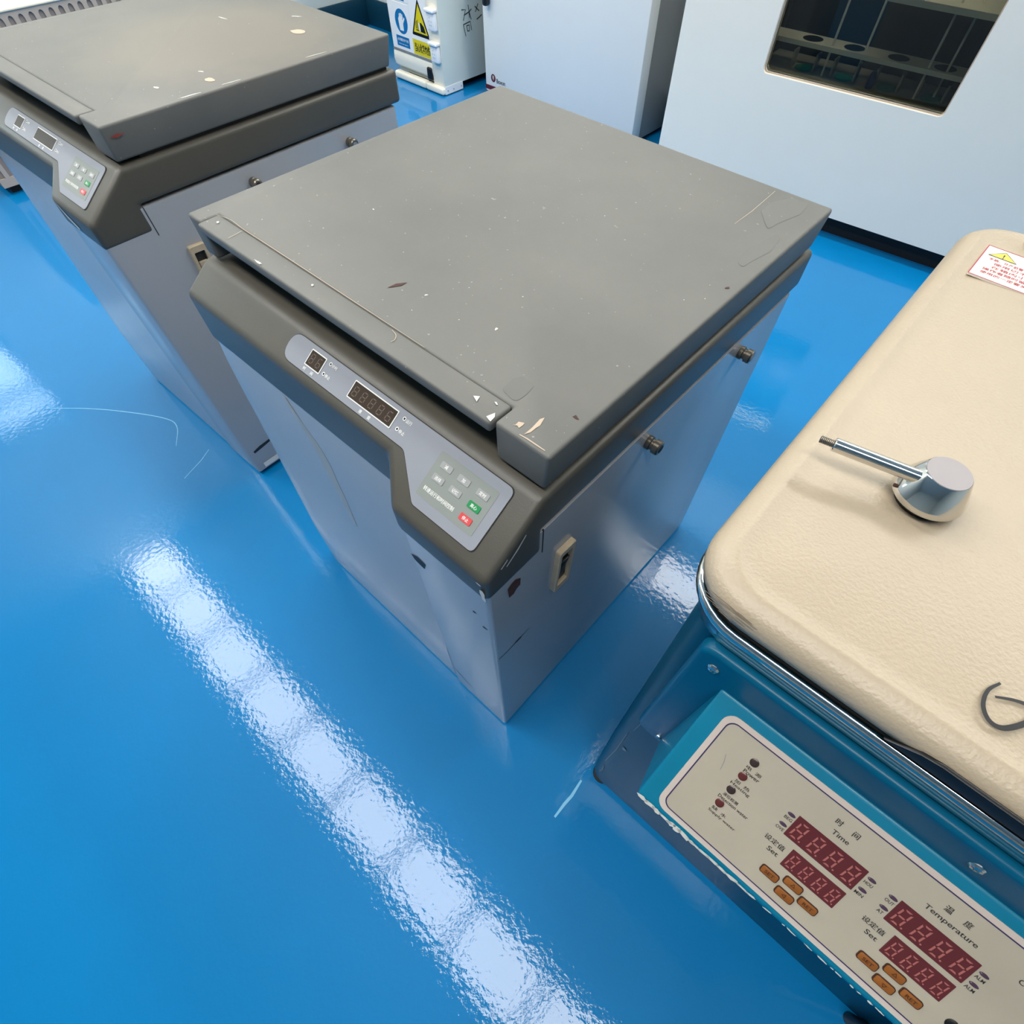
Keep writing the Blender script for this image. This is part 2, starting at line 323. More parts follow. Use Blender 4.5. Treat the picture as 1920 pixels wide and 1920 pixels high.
# ------------------------------------------------------------------ floor centrifuges
SL = Vector((0, 0.842, 0.54)).normalized(); S0 = Vector((0, -0.090, 0.658))
def centrifuge(loc, rz, label, variant):
    T = empty('floor_centrifuge', loc, rz); tag(T, label, 'centrifuge', 'floor centrifuges')
    # body: sheet metal cabinet, right hand column standing proud of the door
    bm = bmesh.new()
    plan = [(0.0, 0.578), (0.0, -0.040), (0.462, -0.040), (0.480, -0.0915), (0.62, -0.0915), (0.62, 0.578)]
    prism(bm, plan[::-1], 0.014, 0.653)
    bmesh.ops.bevel(bm, geom=[e for e in bm.edges if abs(e.verts[0].co.z - e.verts[1].co.z) > 0.1], offset=0.006, segments=3, affect='EDGES', profile=0.5)
    finish('cabinet_body', bm, 'body_grey', T)
    bm = bmesh.new(); bx(bm, 0.02, 0.60, -0.03, 0.56, 0.0, 0.016); finish('base', bm, 'gap_dark', T, smooth=False)
    # bulging front door
    bm = bmesh.new()
    def dooy(x, z):
        y = -0.049 - 0.034*min(1, max(0, 0.607 - z)/0.45)**0.75 - 0.004*(x/0.47)*min(1, max(0, 0.607 - z)/0.2)
        e = max(0, (0.055 - x)/0.055); return y + 0.020*e*e*min(1, (0.64 - z)/0.5)
    xs = [0.0, 0.004, 0.012, 0.025, 0.04, 0.055, 0.08, 0.14, 0.22, 0.30, 0.38, 0.44, 0.470, 0.476]; zs = [0.012 + (0.606-0.012)*i/16 for i in range(17)]
    front = [[(x, dooy(x, z) + (0.006 if i in (0, len(xs)-1) else 0), z) for i, x in enumerate(xs)] for z in zs]
    loft(bm, [fr + [(0.476, -0.038, fr[0][2]), (0.0, -0.038, fr[0][2])] for fr in front])
    finish('door_panel', bm, 'body_grey', T, angle=40)
    if variant == 0:
        bm = bmesh.new(); ctr = curve2([(0.176, 0.600), (0.206, 0.566), (0.226, 0.545), (0.240, 0.515), (0.246, 0.486), (0.259, 0.442), (0.270, 0.380)], 4); nn = len(ctr); A_ = []; B_ = []
        for i, (x, z) in enumerate(ctr):
            hw_ = 0.004 + 0.011*math.sin(math.pi*i/(nn-1))
            A_.append(bm.verts.new((x-hw_, dooy(x-hw_, z)-0.0003, z))); B_.append(bm.verts.new((x+hw_, dooy(x+hw_, z)-0.0003, z)))
        for i in range(nn-1): bm.faces.new((A_[i], A_[i+1], B_[i+1], B_[i]))
        flat('scuff', bm, 'scuff', T)
    # dark hood with the sloping console
    def prof(yf, zt, zb):
        return [(yf, zb), (-0.003, zb), (-0.003, 0.657), (0.596, 0.657), (0.596, 0.713), (-0.004, 0.713), (yf, zt)]
    def zsl(y): return 0.658 + (y + 0.090)*0.54/0.842
    A = prof(-0.0525, zsl(-0.0525), 0.606); B = prof(-0.0935, zsl(-0.0935), 0.613)
    bm = bmesh.new()
    loft(bm, [[(x, *p) for p in P] for x, P in ((-0.001, A), (0.432, A), (0.476, B), (0.621, B))])
    bmesh.ops.recalc_face_normals(bm, faces=bm.faces)
    es = [e for e in bm.edges if len(e.link_faces) == 2 and e.calc_face_angle(0) > 0.3]
    bmesh.ops.bevel(bm, geom=es, offset=0.0090, segments=5, affect='EDGES', profile=0.55)
    hood = finish('console_hood', bm, 'hood_grey', T, angle=50)
    # lid with a lip strip over the finger recess
    bm = bmesh.new()
    lx = 0.035 if variant else 0.0
    LP = [(lx, 0), (lx+0.032, 0), (lx+0.032, 0.0275), (0.552, 0.0275), (0.552, 0), (0.62, 0), (0.62, 0.594), (lx, 0.594)]
    prism(bm, LP, 0.7185, 0.768)
    for v in bm.verts:                                     # drawn sheet: the skirt leans in towards the bottom
        if v.co.z < 0.74:
            v.co.x += (0.004 if v.co.x < lx+0.01 else -0.004 if v.co.x > 0.61 else 0); v.co.y += (0 if v.co.y < 0.01 else -0.010 if v.co.y > 0.59 else 0)
    bmesh.ops.recalc_face_normals(bm, faces=bm.faces)
    bmesh.ops.bevel(bm, geom=[e for e in bm.edges if len(e.link_faces) == 2 and e.calc_face_angle(0) > 0.4], offset=0.004, segments=3, affect='EDGES', profile=0.5)
    lid = finish('lid', bm, 'lid_grey_stained' if variant else 'lid_grey', T, angle=50)
    bm = bmesh.new(); bx(bm, lx+0.0325, 0.5500, -0.0045, 0.0273, 0.7545, 0.7676, bev=0.0032, seg=3); finish('lip_strip', bm, 'lid_grey', lid, angle=50)
    bm = bmesh.new(); bx(bm, lx+0.012, 0.608, 0.04, 0.58, 0.7125, 0.7225); finish('seal', bm, 'gap_dark', lid, smooth=False)
    # control panel
    M = frame(S0, (1, 0, 0), SL)
    OUT = [(0.219, 0.0935), (0.5915, 0.0935), (0.590, 0.0135), (0.497, 0.0135), (0.4505, 0.0555), (0.219, 0.0555)]
    RAD = [0.0185, 0.009, 0.007, 0.010, 0.014, 0.0185]
    bm = bmesh.new(); o_ = roundpoly(OUT, RAD, 6)
    prism(bm, o_[::-1], -0.003, 0.0004, M); finish('panel_groove', bm, 'gap_dark', hood, smooth=False)
    bm = bmesh.new()
    cx = sum(p[0] for p in o_)/len(o_)
    IN = [(0.2202, 0.0925), (0.5905, 0.0925), (0.589, 0.0145), (0.4975, 0.0145), (0.4510, 0.0565), (0.2202, 0.0565)]
    prism(bm, roundpoly(IN, RAD, 6)[::-1], 0.0, 0.0012, M); finish('control_panel', bm, 'panel_grey', hood, smooth=False)
    z = 0.0015
    bm = bmesh.new(); prism(bm, rr(0.4935, 0.578, 0.0268, 0.0812, 0.002, 2), 0.001, z, M); finish('keypad', bm, 'keypad_grey', hood, smooth=False)
    ink = bmesh.new()
    for x0, x1, y0, y1, nd in ((0.2615, 0.2900, 0.0655, 0.0870, 2), (0.3440, 0.4200, 0.0650, 0.0875, 5)):
        bm = bmesh.new(); prism(bm, rr(x0, x1, y0, y1, 0.0008, 2), 0.001, 0.0020, M); finish('display_frame', bm, 'print_white', hood, smooth=False)
        k = 0.0013
        bm = bmesh.new(); prism(bm, rr(x0+k, x1-k, y0+k, y1-k, 0.0004, 2), 0.0012, 0.0023, M); d = finish('display_window', bm, 'screen_brown', hood, smooth=False)
        bm = bmesh.new(); pw = (x1-x0-2*k)/nd
        if variant == 0:
            for i in range(nd): digit(bm, x0+k+pw*i+pw*0.2, y0+0.0045, pw*0.52, 0.0125, 0.00245, M, segs='abcdefg' if i < nd-1 else 'acdefg', dot=False)
            flat('digit_segments', bm, 'segment_brown', hood)
        else: bm.free()
    for (x, y, s) in ((0.2983, 0.0843, '计时'), (0.2962, 0.0698, '停止'), (0.4305, 0.0841, '运行'), (0.4292, 0.0701, '停止')):
        ring(ink, circ(x, y, 0.0024, n=16), circ(x, y, 0.0014, n=16), 0.0016, M)
        bm = bmesh.new(); lathe(bm, ((0.0014, 0), (0.0014, 0.0003), (0.0008, 0.0008)), (x, y, 0.0012), M=M, seg=12); finish('indicator', bm, 'gap_dark', hood)
        text(ink, s, x+0.0078, y-0.0005, 0.0016, M, h=0.0044)
    for s, x, y in (('时', 0.2652, 0.0612), ('间', 0.2795, 0.0612), ('速', 0.3727, 0.0607), ('度', 0.3880, 0.0607)): text(ink, s, x, y, 0.0016, M, h=0.0046)
    text(ink, '转速运行和时间控制', 0.5215, 0.0378, 0.0018, M, wd=0.045, h=0.0052)
    KEYS = (('减', 0.5098, 0.0690, 'key_grey'), ('加', 0.5357, 0.0688, 'key_grey'), ('选择', 0.5088, 0.0535, 'key_grey'), ('记忆', 0.5343, 0.0540, 'key_grey'), ('定时', 0.5630, 0.0690, 'key_grey'), ('离心', 0.5622, 0.0533, 'key_green'), ('停止', 0.5619, 0.0378, 'key_red'))
    for s, x, y, km in KEYS:
        bm = bmesh.new(); prism(bm, rr(x-0.0083, x+0.0083, y-0.0040, y+0.0040, 0.0013, 3), 0.0012, 0.0022, M, bev=0.0003, seg=1); finish('key', bm, km, hood)
        text(ink, s, x, y, 0.00235, M, h=0.0042)
    flat('lettering', ink, 'print_white', hood)
    # latch bolts on both flanks
    for sx, X in ((1, 0.62), (-1, 0.0)):
        for y, zz in ((0.204, 0.626), (0.440, 0.626)):
            bm = bmesh.new()
            lathe(bm, ((0.0085, 0), (0.0095, 0.003), (0.0095, 0.007), (0.0075, 0.008), (0.0075, 0.011), (0.0100, 0.012), (0.0100, 0.019), (0.0085, 0.021), (0.0060, 0.021), (0.0055, 0.018)), (X-0.001*sx, y, zz), (sx, 0, 0), seg=20)
            b = finish('latch_bolt', bm, 'steel_dull', T)
            bm = bmesh.new(); cyl(bm, (X+0.016*sx, y, zz), (sx, 0, 0), 0.0055, 0.0045, 14); finish('bolt_core', bm, 'rubber' if y < 0.3 else 'chrome_satin', b)
    # power switch on the right flank
    MS = frame((0.6205, 0.039 if variant == 0 else 0.044, 0.522), (0, 1, 0), (0, 0, 1)) @ Matrix.Rotation(math.radians(-3), 4, 'Z')
    bm = bmesh.new()
    o_ = rr(-0.0165, 0.0165, -0.050, 0.050, 0.004, 3); i_ = rr(-0.0105, 0.0105, -0.038, 0.038, 0.002, 3)
    loft(bm, [[MS @ Vector((*p, -0.002)) for p in o_], [MS @ Vector((*p, 0.006)) for p in o_], [MS @ Vector((*p, 0.0075)) for p in rr(-0.0155, 0.0155, -0.049, 0.049, 0.004, 3)], [MS @ Vector((*p, 0.007)) for p in i_], [MS @ Vector((*p, -0.002)) for p in i_]], False, False)
    sw = finish('power_switch', bm, 'switch_cream', T)
    bm = bmesh.new(); prism(bm, rr(-0.0105, 0.0105, -0.038, 0.038, 0.002, 3), -0.002, 0.0012, MS); finish('switch_well', bm, 'gap_dark', sw, smooth=False)
    bm = bmesh.new(); RK = [(-0.028, 0.001), (0.020, 0.001), (0.020, 0.0065), (-0.004, 0.0030), (-0.028, 0.0038)]
    MR = MS @ Matrix(((0, 0, 1, 0), (1, 0, 0, 0), (0, 1, 0, 0), (0, 0, 0, 1)))
    prism(bm, RK, -0.0085, 0.0085, MR, bev=0.0008); finish('rocker', bm, 'switch_cream' if variant else 'black', sw)
    # slots and seams in the sheet metal
    bm = bmesh.new()
    MX = frame((0.6203, 0, 0), (0, 1, 0), (0, 0, 1)); MY = frame((0, -0.0916, 0), (1, 0, 0), (0, 0, 1))
    if variant == 0:
        stroke(bm, [(-0.0866, 0.4142), (-0.0703, 0.4099), (-0.0533, 0.4107), (-0.039, 0.4118), (-0.0215, 0.4127)], 0.0024, 0.0002, MX)
        blob(bm, -0.046, 0.4115, 0.009, 0.0030, 0.0, 0.0003, MX, jag=0.2)
        stroke(bm, [(0.4828, 0.1043), (0.5039, 0.0928), (0.5326, 0.0795)], 0.0035, 0.0004, MY)
        poly(bm, [(0.4758+0.006, 0.5601), (0.4964, 0.5673), (0.5099, 0.5634), (0.5029, 0.5442), (0.4864, 0.5493)], 0.0004, MY)
        blob(bm, 0.592, 0.545, 0.003, 0.002, 0.4, 0.0004, MY); blob(bm, 0.607, 0.520, 0.005, 0.002, 0.4, 0.0004, MY)
    else:
        stroke(bm, [(-0.075, 0.080), (-0.055, 0.084), (-0.02, 0.088)], 0.010, 0.0002, MX)
    flat('scratches', bm, 'chip_dark', T)
    bm = bmesh.new(); bx(bm, 0.6190, 0.6206, -0.0030, -0.0016, 0.607, 0.655); finish('seam', bm, 'gap_dark', T, smooth=False)
    # paint damage
    MT = frame((0, 0, 0.7682), (1, 0, 0), (0, 1, 0))
    wh = bmesh.new(); tn = bmesh.new(); rd = bmesh.new(); st = bmesh.new()
    rnd = random.Random(3 + variant*5)
    if variant == 0:
        for P in ([(0.5135, 0.0114), (0.519, 0.0151), (0.5217, 0.0078)], [(0.5343, 0.0192), (0.5363, 0.0203), (0.5399, 0.0183), (0.5385, 0.0175)], [(0.5420, 0.0000), (0.5450, 0.0090), (0.5485, 0.0049), (0.5495, -0.0020), (0.5465, -0.0015)],
                  [(0.0486, 0.0149), (0.0497, 0.0169), (0.0529, 0.016), (0.0535, 0.0134), (0.0509, 0.0131)], [(0.2486, 0.0149), (0.2497, 0.0165), (0.2522, 0.016), (0.2525, 0.0138), (0.2509, 0.0133)]): poly(wh, P[::-1] if P[0][0] < P[1][0] and P[1][1] > P[0][1] else P, 0.0003, MT)
        for x, y, a, b, r in ((0.165, -0.001, 0.007, 0.0014, 0.0), (0.17, 0.17, 0.0016, 0.001, 0), (0.36, 0.09, 0.002, 0.001, 1), (0.46, 0.10, 0.0025, 0.0013, 2)): blob(wh, x, y, a, b, r, 0.0002, MT, seed=2)
        for P in ([(0.5679, 0.0086), (0.5717, 0.0109), (0.5748, 0.0097), (0.5753, 0.0147), (0.5745, 0.018), (0.5692, 0.0155), (0.5696, 0.0105)], [(0.5836, 0.007), (0.5865, 0.013), (0.5865, 0.0204), (0.5874, 0.0251), (0.5839, 0.0357), (0.5818, 0.0315), (0.5835, 0.0181)]): poly(tn, P, 0.0003, MT)
        for P in ([(0.3173, 0.0694), (0.323, 0.0775), (0.3261, 0.0828), (0.3262, 0.0917), (0.3186, 0.0812)], [(0.6024, 0.0548), (0.6069, 0.0543), (0.6098, 0.0557), (0.6036, 0.0583)]): poly(rd, P, 0.0003, MT)
        blob(rd, 0.606, 0.335, 0.003, 0.0016, 1.0, 0.0002, MT); stroke(tn, [(0.5804, 0.0041), (0.5896, 0.0050), (0.6021, 0.0050), (0.6107, 0.0050)], 0.0014, 0.0002, MT)
        stroke(tn, curve2([(0.0335, 0.0237), (0.0575, 0.0291), (0.0902, 0.0276), (0.134, 0.0279), (0.2183, 0.0279), (0.3118, 0.0277), (0.3812, 0.0277), (0.4257, 0.0277)]), 0.0008, 0.0002, MT)
        stroke(tn, curve2([(0.3789, 0.0239), (0.3888, 0.0209), (0.3936, 0.015), (0.393, 0.01)]), 0.0007, 0.0003, MT)
        stroke(tn, [(0.0915, 0.0251), (0.094, 0.003)], 0.0008, 0.0003, MT); stroke(tn, [(0.5406, 0.466), (0.5415, 0.5097), (0.5385, 0.5814)], 0.0008, 0.0002, MT)
        for P in ([(0.5508, 0.5184), (0.5795, 0.4816), (0.5812, 0.5038), (0.593, 0.5469), (0.5887, 0.585), (0.5636, 0.5785), (0.5497, 0.551)], [(0.5887, 0.3894), (0.5979, 0.3844), (0.5997, 0.404), (0.6067, 0.4383), (0.6019, 0.4723), (0.5935, 0.4844), (0.589, 0.4554), (0.5833, 0.426)], [(0.5273, 0.0364), (0.5498, 0.0321), (0.5506, 0.0476), (0.5477, 0.0627), (0.5299, 0.0647), (0.5257, 0.0555)]): poly(st, roundpoly(P, 0.006, 3), 0.0001, MT)
        poly(rd, [(-0.0618, 0.5999), (-0.06, 0.5762), (-0.0521, 0.5745), (-0.0473, 0.5807), (-0.0408, 0.5821), (-0.0402, 0.5981), (-0.0491, 0.6059), (-0.0557, 0.6042)], 0.0006, MX)
    else:
        for x, y, a, b, r in ((0.30, 0.42, 0.012, 0.002, 0.1), (0.54, 0.14, 0.006, 0.003, 0.2), (0.612, 0.16, 0.020, 0.0015, 1.5), (0.612, 0.24, 0.020, 0.0012, 1.5), (0.53, 0.23, 0.005, 0.002, 0.3), (0.40, 0.53, 0.010, 0.002, 0.6), (0.61, 0.42, 0.02, 0.001, 1.5)): blob(wh, x, y, a, b, r, 0.0002, MT)
        MH = frame((0, -0.0937, 0), (1, 0, 0), (0, 0, 1))
        poly(wh, [(0.492, 0.657), (0.520, 0.640), (0.545, 0.628), (0.536, 0.622), (0.510, 0.634)], 0.0008, MH)
        for x, y, a, b, r in ((0.575, 0.22, 0.011, 0.007, 0.2), (0.480, 0.475, 0.016, 0.012, 0.2)): blob(tn, x, y, a, b, r, 0.0002, MT, jag=0.15)
        blob(rd, 0.020, 0.752, 0.009, 0.0018, 0.1, 0.0006, frame((0.6201, 0, 0), (0, 1, 0), (0, 0, 1)), jag=0.5)
    for i in range(24): blob(wh, rnd.uniform(0.05, 0.6), rnd.uniform(0.05, 0.58), rnd.uniform(0.0004, 0.0010), rnd.uniform(0.0004, 0.0007), rnd.uniform(0, 3), 0.00018, MT, n=6)
    flat('white_chips', wh, 'chip_white', lid); flat('tan_chips', tn, 'chip_tan', lid); flat('red_chips', rd, 'rust' if variant == 0 else 'chip_red', lid); flat('stains', st, 'stain', lid) if variant == 0 else st.free()
    if variant == 0:
        bm = bmesh.new(); MH = frame((0.6213, 0, 0), (0, 1, 0), (0, 0, 1)); MG = frame((0, -0.0937, 0), (1, 0, 0), (0, 0, 1))
        blob(bm, 0.6165, 0.627, 0.0035, 0.011, 0.1, 0.0006, MG); blob(bm, 0.612, 0.650, 0.003, 0.0015, 0, 0.0006, MG)
        stroke(bm, [(-0.062, 0.655), (-0.045, 0.668), (-0.032, 0.681)], 0.003, 0.0004, MH); stroke(bm, [(-0.070, 0.660), (-0.060, 0.667)], 0.003, 0.0004, MH)
        flat('edge_chips', bm, 'chip_white', hood)
    else:
        bm = bmesh.new(); MH = frame((0.6203, 0, 0), (0, 1, 0), (0, 0, 1)); quad(bm, -0.070, 0.05, 0.018, 0.034, 0.0004, MH); flat('sticker', bm, 'label_paper', T)
    return T
centrifuge((0, 0, 0), 0, 'middle grey floor centrifuge with a red scratch on its lid, beside the cream-lidded bath', 0)
ang = math.radians(1.12)
fr = Vector((-0.3305, 0.038, 0)); lo = fr - Vector((0.62*math.cos(ang), 0.62*math.sin(ang), 0))
centrifuge(lo, ang, 'grey floor centrifuge at the far left with blank displays and a stained lid', 1)

# ------------------------------------------------------------------ boiling bath with cream lid and teal console
B = empty('boiling_bath', (1.1, 0.22, 0)); tag(B, 'teal water bath with cream lid, chrome knob and red digit displays', 'water bath')
OB = Vector((-1.1, -0.22, 0)); TB = Matrix.Translation(OB)
def bfin(name, bm, m, parent=B, **k): bm.transform(TB); return finish(name, bm, m, parent, **k)
def bflat(name, bm, m, parent): bm.transform(TB); return flat(name, bm, m, parent)
bm = bmesh.new()
loops = []
for zz, xo in ((0.032, 0.809), (0.034, 0.807), (0.10, 0.804), (0.30, 0.799), (0.774, 0.793)):
    loops.append([(x, y, zz) for x, y in rr(xo, 1.44, -0.048, 0.49, 0.022, 5)])
loft(bm, loops); body = bfin('bath_body', bm, 'teal_shaded')
for fx, fy in ((0.828, -0.030), (1.415, -0.030), (0.828, 0.465), (1.415, 0.465)):
    bm = bmesh.new(); lathe(bm, ((0.017, 0), (0.019, 0.004), (0.019, 0.012), (0.014, 0.016), (0.014, 0.033)), (fx, fy, 0), seg=18); bfin('foot', bm, 'rubber')
bm = bmesh.new(); cyl(bm, (1.335, -0.075, 0.30), (0.02, 0.02, -0.30), 0.010, 0.30, 14); bm2 = None
lathe(bm, ((0.015, 0), (0.015, 0.012), (0.011, 0.03)), (1.334, -0.074, 0.27), (0, 0.4, 1), seg=14); bfin('power_cable', bm, 'black')
# chrome rim
bm = bmesh.new(); loops = []
for off, zz in ((0.000, 0.770), (0.002, 0.772), (0.0045, 0.777), (0.0065, 0.786), (0.0080, 0.797), (0.0115, 0.8005), (0.0140, 0.8040), (0.0145, 0.8075), (0.0130, 0.8108), (0.0095, 0.8118), (0.0075, 0.8105), (0.0075, 0.800)):
    loops.append([(x, y, zz) for x, y in rr(0.792-off, 1.441+off, -0.0485-off, 0.491+off, 0.034+off, 9)])
loft(bm, loops, False, False); bfin('chrome_rim', bm, 'chrome', angle=60)
bm = bmesh.new(); loft(bm, [[(x, y, zz) for x, y in rr(0.792-o, 1.441+o, -0.0485-o, 0.491+o, 0.034+o, 9)] for o, zz in ((0.006, 0.800), (0.0085, 0.8115), (0.0085, 0.8140), (0.001, 0.8145), (0.001, 0.822))]); bfin('gap_shadow_ring', bm, 'shadow_black', smooth=False)  # black ring paints the shade into the gap under the lid
# lid: stamped sheet with a raised border crease
bm = bmesh.new(); loops = []
PR = ((0.006, 0.8180), (0.002, 0.8180), (0.0008, 0.8190), (0.0006, 0.8255), (0.0035, 0.8310), (0.0080, 0.8345), (0.0130, 0.8362), (0.0155, 0.8376), (0.0180, 0.8374), (0.0230, 0.8364), (0.0300, 0.8366), (0.045, 0.8376), (0.08, 0.8388), (0.14, 0.8400), (0.20, 0.8408))
for off, zz in PR: loops.append([(x, y, zz) for x, y in rr(0.7765+off, 1.456-off, -0.0605+off, 0.532-off, max(0.048-off*0.8, 0.010), 10)])
loft(bm, loops, False, True)
LX, LY = 0.869, 0.096
for v in bm.verts:                                         # the sheet is dished a little round the knob
    if v.co.z > 0.8365: v.co.z -= 0.0022*math.exp(-((v.co.x-LX+0.03)**2 + (v.co.y-LY+0.01)**2)/0.0016)
lid = bfin('bath_lid', bm, 'cream', angle=70)
bm = bmesh.new()                                           # dark finger notch in the lid front
prism(bm, [(0.918, 0.8165), (0.934, 0.8262), (0.944, 0.8285), (1.26, 0.8285), (1.27, 0.8165)], 0.0592, 0.0625, frame((0, 0, 0), (1, 0, 0), (0, 0, 1)), bev=0.001)
bfin('finger_notch', bm, 'black', lid)
bm = bmesh.new(); lathe(bm, ((0.040, -0.006), (0.037, 0.004), (0.031, 0.014), (0.022, 0.020), (0.010, 0.023), (0.0005, 0.024)), (0.868, 0.500, 0.8370), seg=28); bfin('hinge_boss', bm, 'cream', lid)
# knob with a side rod
kx, ky, kz = 0.8688, 0.0957, 0.8450
bm = bmesh.new(); lathe(bm, ((0.0175, 0), (0.0175, 0.010)), (kx, ky, 0.8360), seg=24); bfin('knob_stem', bm, 'black', lid)
bm = bmesh.new(); lathe(bm, ((0.0150, 0.0), (0.0222, 0.0), (0.0231, 0.0012), (0.0231, 0.0030), (0.0222, 0.0058), (0.0146, 0.0214), (0.0140, 0.0220)), (kx, ky, kz), seg=48); knob = bfin('lid_knob', bm, 'chrome', lid, angle=28)
bm = bmesh.new(); lathe(bm, ((0.0139, 0.0218), (0.0137, 0.0223)), (kx, ky, kz), seg=48); bfin('knob_top', bm, 'chrome_satin', lid)
ra = Vector((0.8580, 0.0885, 0.8600)); rb = Vector((0.8024, 0.0765, 0.8610)); d = (rb-ra).normalized()
bm = bmesh.new(); lathe(bm, ((0.0047, 0), (0.0047, (rb-ra).length-0.0006), (0.0041, (rb-ra).length)), ra, d, seg=22); bfin('knob_rod', bm, 'chrome', lid)
bm = bmesh.new(); prof = []
for i in range(9): prof += [(0.0026, 0.0011*i), (0.0022, 0.0011*i+0.00055)]
lathe(bm, prof, rb - d*0.0005, d, seg=14); bfin('thread', bm, 'steel_dull', lid)
bm = bmesh.new(); cyl(bm, (kx-0.0190, ky-0.0120, kz+0.0045), (-0.85, -0.52, 0.2), 0.0013, 0.0016, 10); bfin('set_screw', bm, 'rust', lid)
# marker letter, smudge, warning label on the lid
MLd = frame((0, 0, 0.8392), (1, 0, 0), (0, 1, 0))
bm = bmesh.new()
stroke(bm, curve2([(0.9475, -0.003), (0.9435, -0.012), (0.9440, -0.022), (0.9490, -0.0285), (0.9560, -0.0275), (0.9640, -0.0170), (0.9660, -0.0100), (0.9630, -0.0060), (0.9560, -0.0080), (0.9475, -0.0130)]), 0.0030, 0.0005, MLd); bflat('marker_letter', bm, 'black', lid)
bm = bmesh.new(); rnd = random.Random(5)
MSm = frame((0.800, -0.0605, 0.826), (1, 0, 0), (0, 0.55, 0.83))
for i in range(22): 
    x = rnd.uniform(-0.006, 0.018); y = 0.004 + rnd.uniform(-0.004, 0.004) - x*0.05; stroke(bm, [(x, y), (x+0.004, y-0.0004), (x+rnd.uniform(0.008, 0.016), y-0.001)], 0.0004, 0.0012, MSm)
bflat('smudge', bm, 'smudge', lid)
bm = bmesh.new(); z = 0.0006
ML = frame((0.8040, 0.4000, 0.8386), (1, -0.008, 0), (0.008, 1, 0)); LW, LH = 0.16, 0.066
prism(bm, rr(0, LW, 0, LH, 0.001, 2), -0.001, z, ML); bfin('warning_label', bm, 'label_paper', lid, smooth=False)
ink = bmesh.new()
ring(ink, [(0, 0), (LW, 0), (LW, LH), (0, LH)], [(0.0010, 0.0010), (LW-0.0010, 0.0010), (LW-0.0010, LH-0.0010), (0.0010, LH-0.0010)], z+0.0002, ML)
ring(ink, [(0.0018, 0.0045), (LW-0.0018, 0.0045), (LW-0.0018, 0.0052), (0.0018, 0.0052)], [(0.0018, 0.0046), (LW-0.0018, 0.0046), (LW-0.0018, 0.0051), (0.0018, 0.0051)], z+0.0002, ML)
text(ink, '警  告', 0.072, 0.050, z+0.0002, ML, h=0.011)
for i, s in enumerate(('手柄，开产前警，请仔细阅读说明书', '使用切不可离人运行，', '在箱内小心加水操作', '操作者随时留意温度变化', '使用的一定要关闭电源方可')):
    text(ink, s, 0.044 + (0.006 if i in (1, 2) else 0), 0.040 - i*0.0072, z+0.0002, ML, h=0.0050, wd=0.072)
bflat('warning_text', ink, 'label_red', lid)
bm = bmesh.new(); poly(bm, [(0.006, 0.047), (0.030, 0.047), (0.018, 0.060)], z+0.0003, ML); bflat('warning_triangle', bm, 'label_yellow', lid)
bm = bmesh.new(); ring(bm, [(0.0045, 0.0462), (0.0315, 0.0462), (0.018, 0.0612)], [(0.006, 0.047), (0.030, 0.047), (0.018, 0.060)], z+0.0004, ML); text(bm, '!', 0.018, 0.0515, z+0.0005, ML, h=0.008); bflat('triangle_edge', bm, 'print_dark', lid)
MSc = frame((0, -0.0486, 0), (1, 0, 0), (0, 0, 1)); bm = bmesh.new()      # scrapes on the lower corner
for x, z0_, z1_, w_ in ((0.8155, 0.20, 0.42, 0.0012), (0.820, 0.10, 0.16, 0.002), (0.824, 0.34, 0.352, 0.006), (0.818, 0.45, 0.60, 0.0008)): stroke(bm, [(x, z0_), (x+0.0015, (z0_+z1_)/2), (x-0.001, z1_)], w_, 0.0004, MSc)
bflat('scrapes', bm, 'grey_enamel', body)
# raised back plate and wedge console
MFp = frame((0, 0, 0), (1, 0, 0), (0, 0, 1))
bm = bmesh.new(); prism(bm, rr(0.813, 1.42, 0.520, 0.7735, 0.014, 5), 0.044, 0.0602, MFp, bev=0.005, seg=4); bplate = bfin('front_plate', bm, 'teal_half_shaded', angle=60)
for x, zz, rr_ in ((0.8300, 0.7530, 0.0046), (0.8400, 0.5130+0.024, 0.0034), (1.0150, 0.7530, 0.0046)):
    bm = bmesh.new(); lathe(bm, ((rr_, 0), (rr_, 0.0006), (rr_*0.75, 0.0022), (rr_*0.35, 0.0026), (rr_*0.3, 0.0012), (0.0002, 0.0012)), (x, -0.0600, zz), (0, -1, 0), seg=18); bfin('screw', bm, 'chrome')
al = math.radians(40.5); CE = Vector((0, math.cos(al), math.sin(al))); CO = Vector((0.845, -0.146, 0.661)); CW = 0.52
MC = frame(CO, (1, 0, 0), CE)
top = CO + CE*0.1125
bm = bmesh.new(); sec = [(CO.y, CO.z), (CO.y + 0.001, CO.z - 0.006), (-0.058, 0.520), (-0.058, top.z), (top.y, top.z)]
loft(bm, [[(x, *p) for p in sec] for x in (0.844, 0.844+CW)])
bmesh.ops.recalc_face_normals(bm, faces=bm.faces)
bmesh.ops.bevel(bm, geom=[e for e in bm.edges if len(e.link_faces) == 2 and e.calc_face_angle(0) > 0.3], offset=0.0028, segments=3, affect='EDGES', profile=0.5)
con = bfin('console', bm, 'teal', angle=50)
bm = bmesh.new(); rnd = random.Random(11); x = 0.0; P = []           # paint worn to the primer along the lower edge
MW = frame(CO + Vector((0, -0.0001, 0.0003)), (1, 0, 0), (0, 0.45, 0.62))
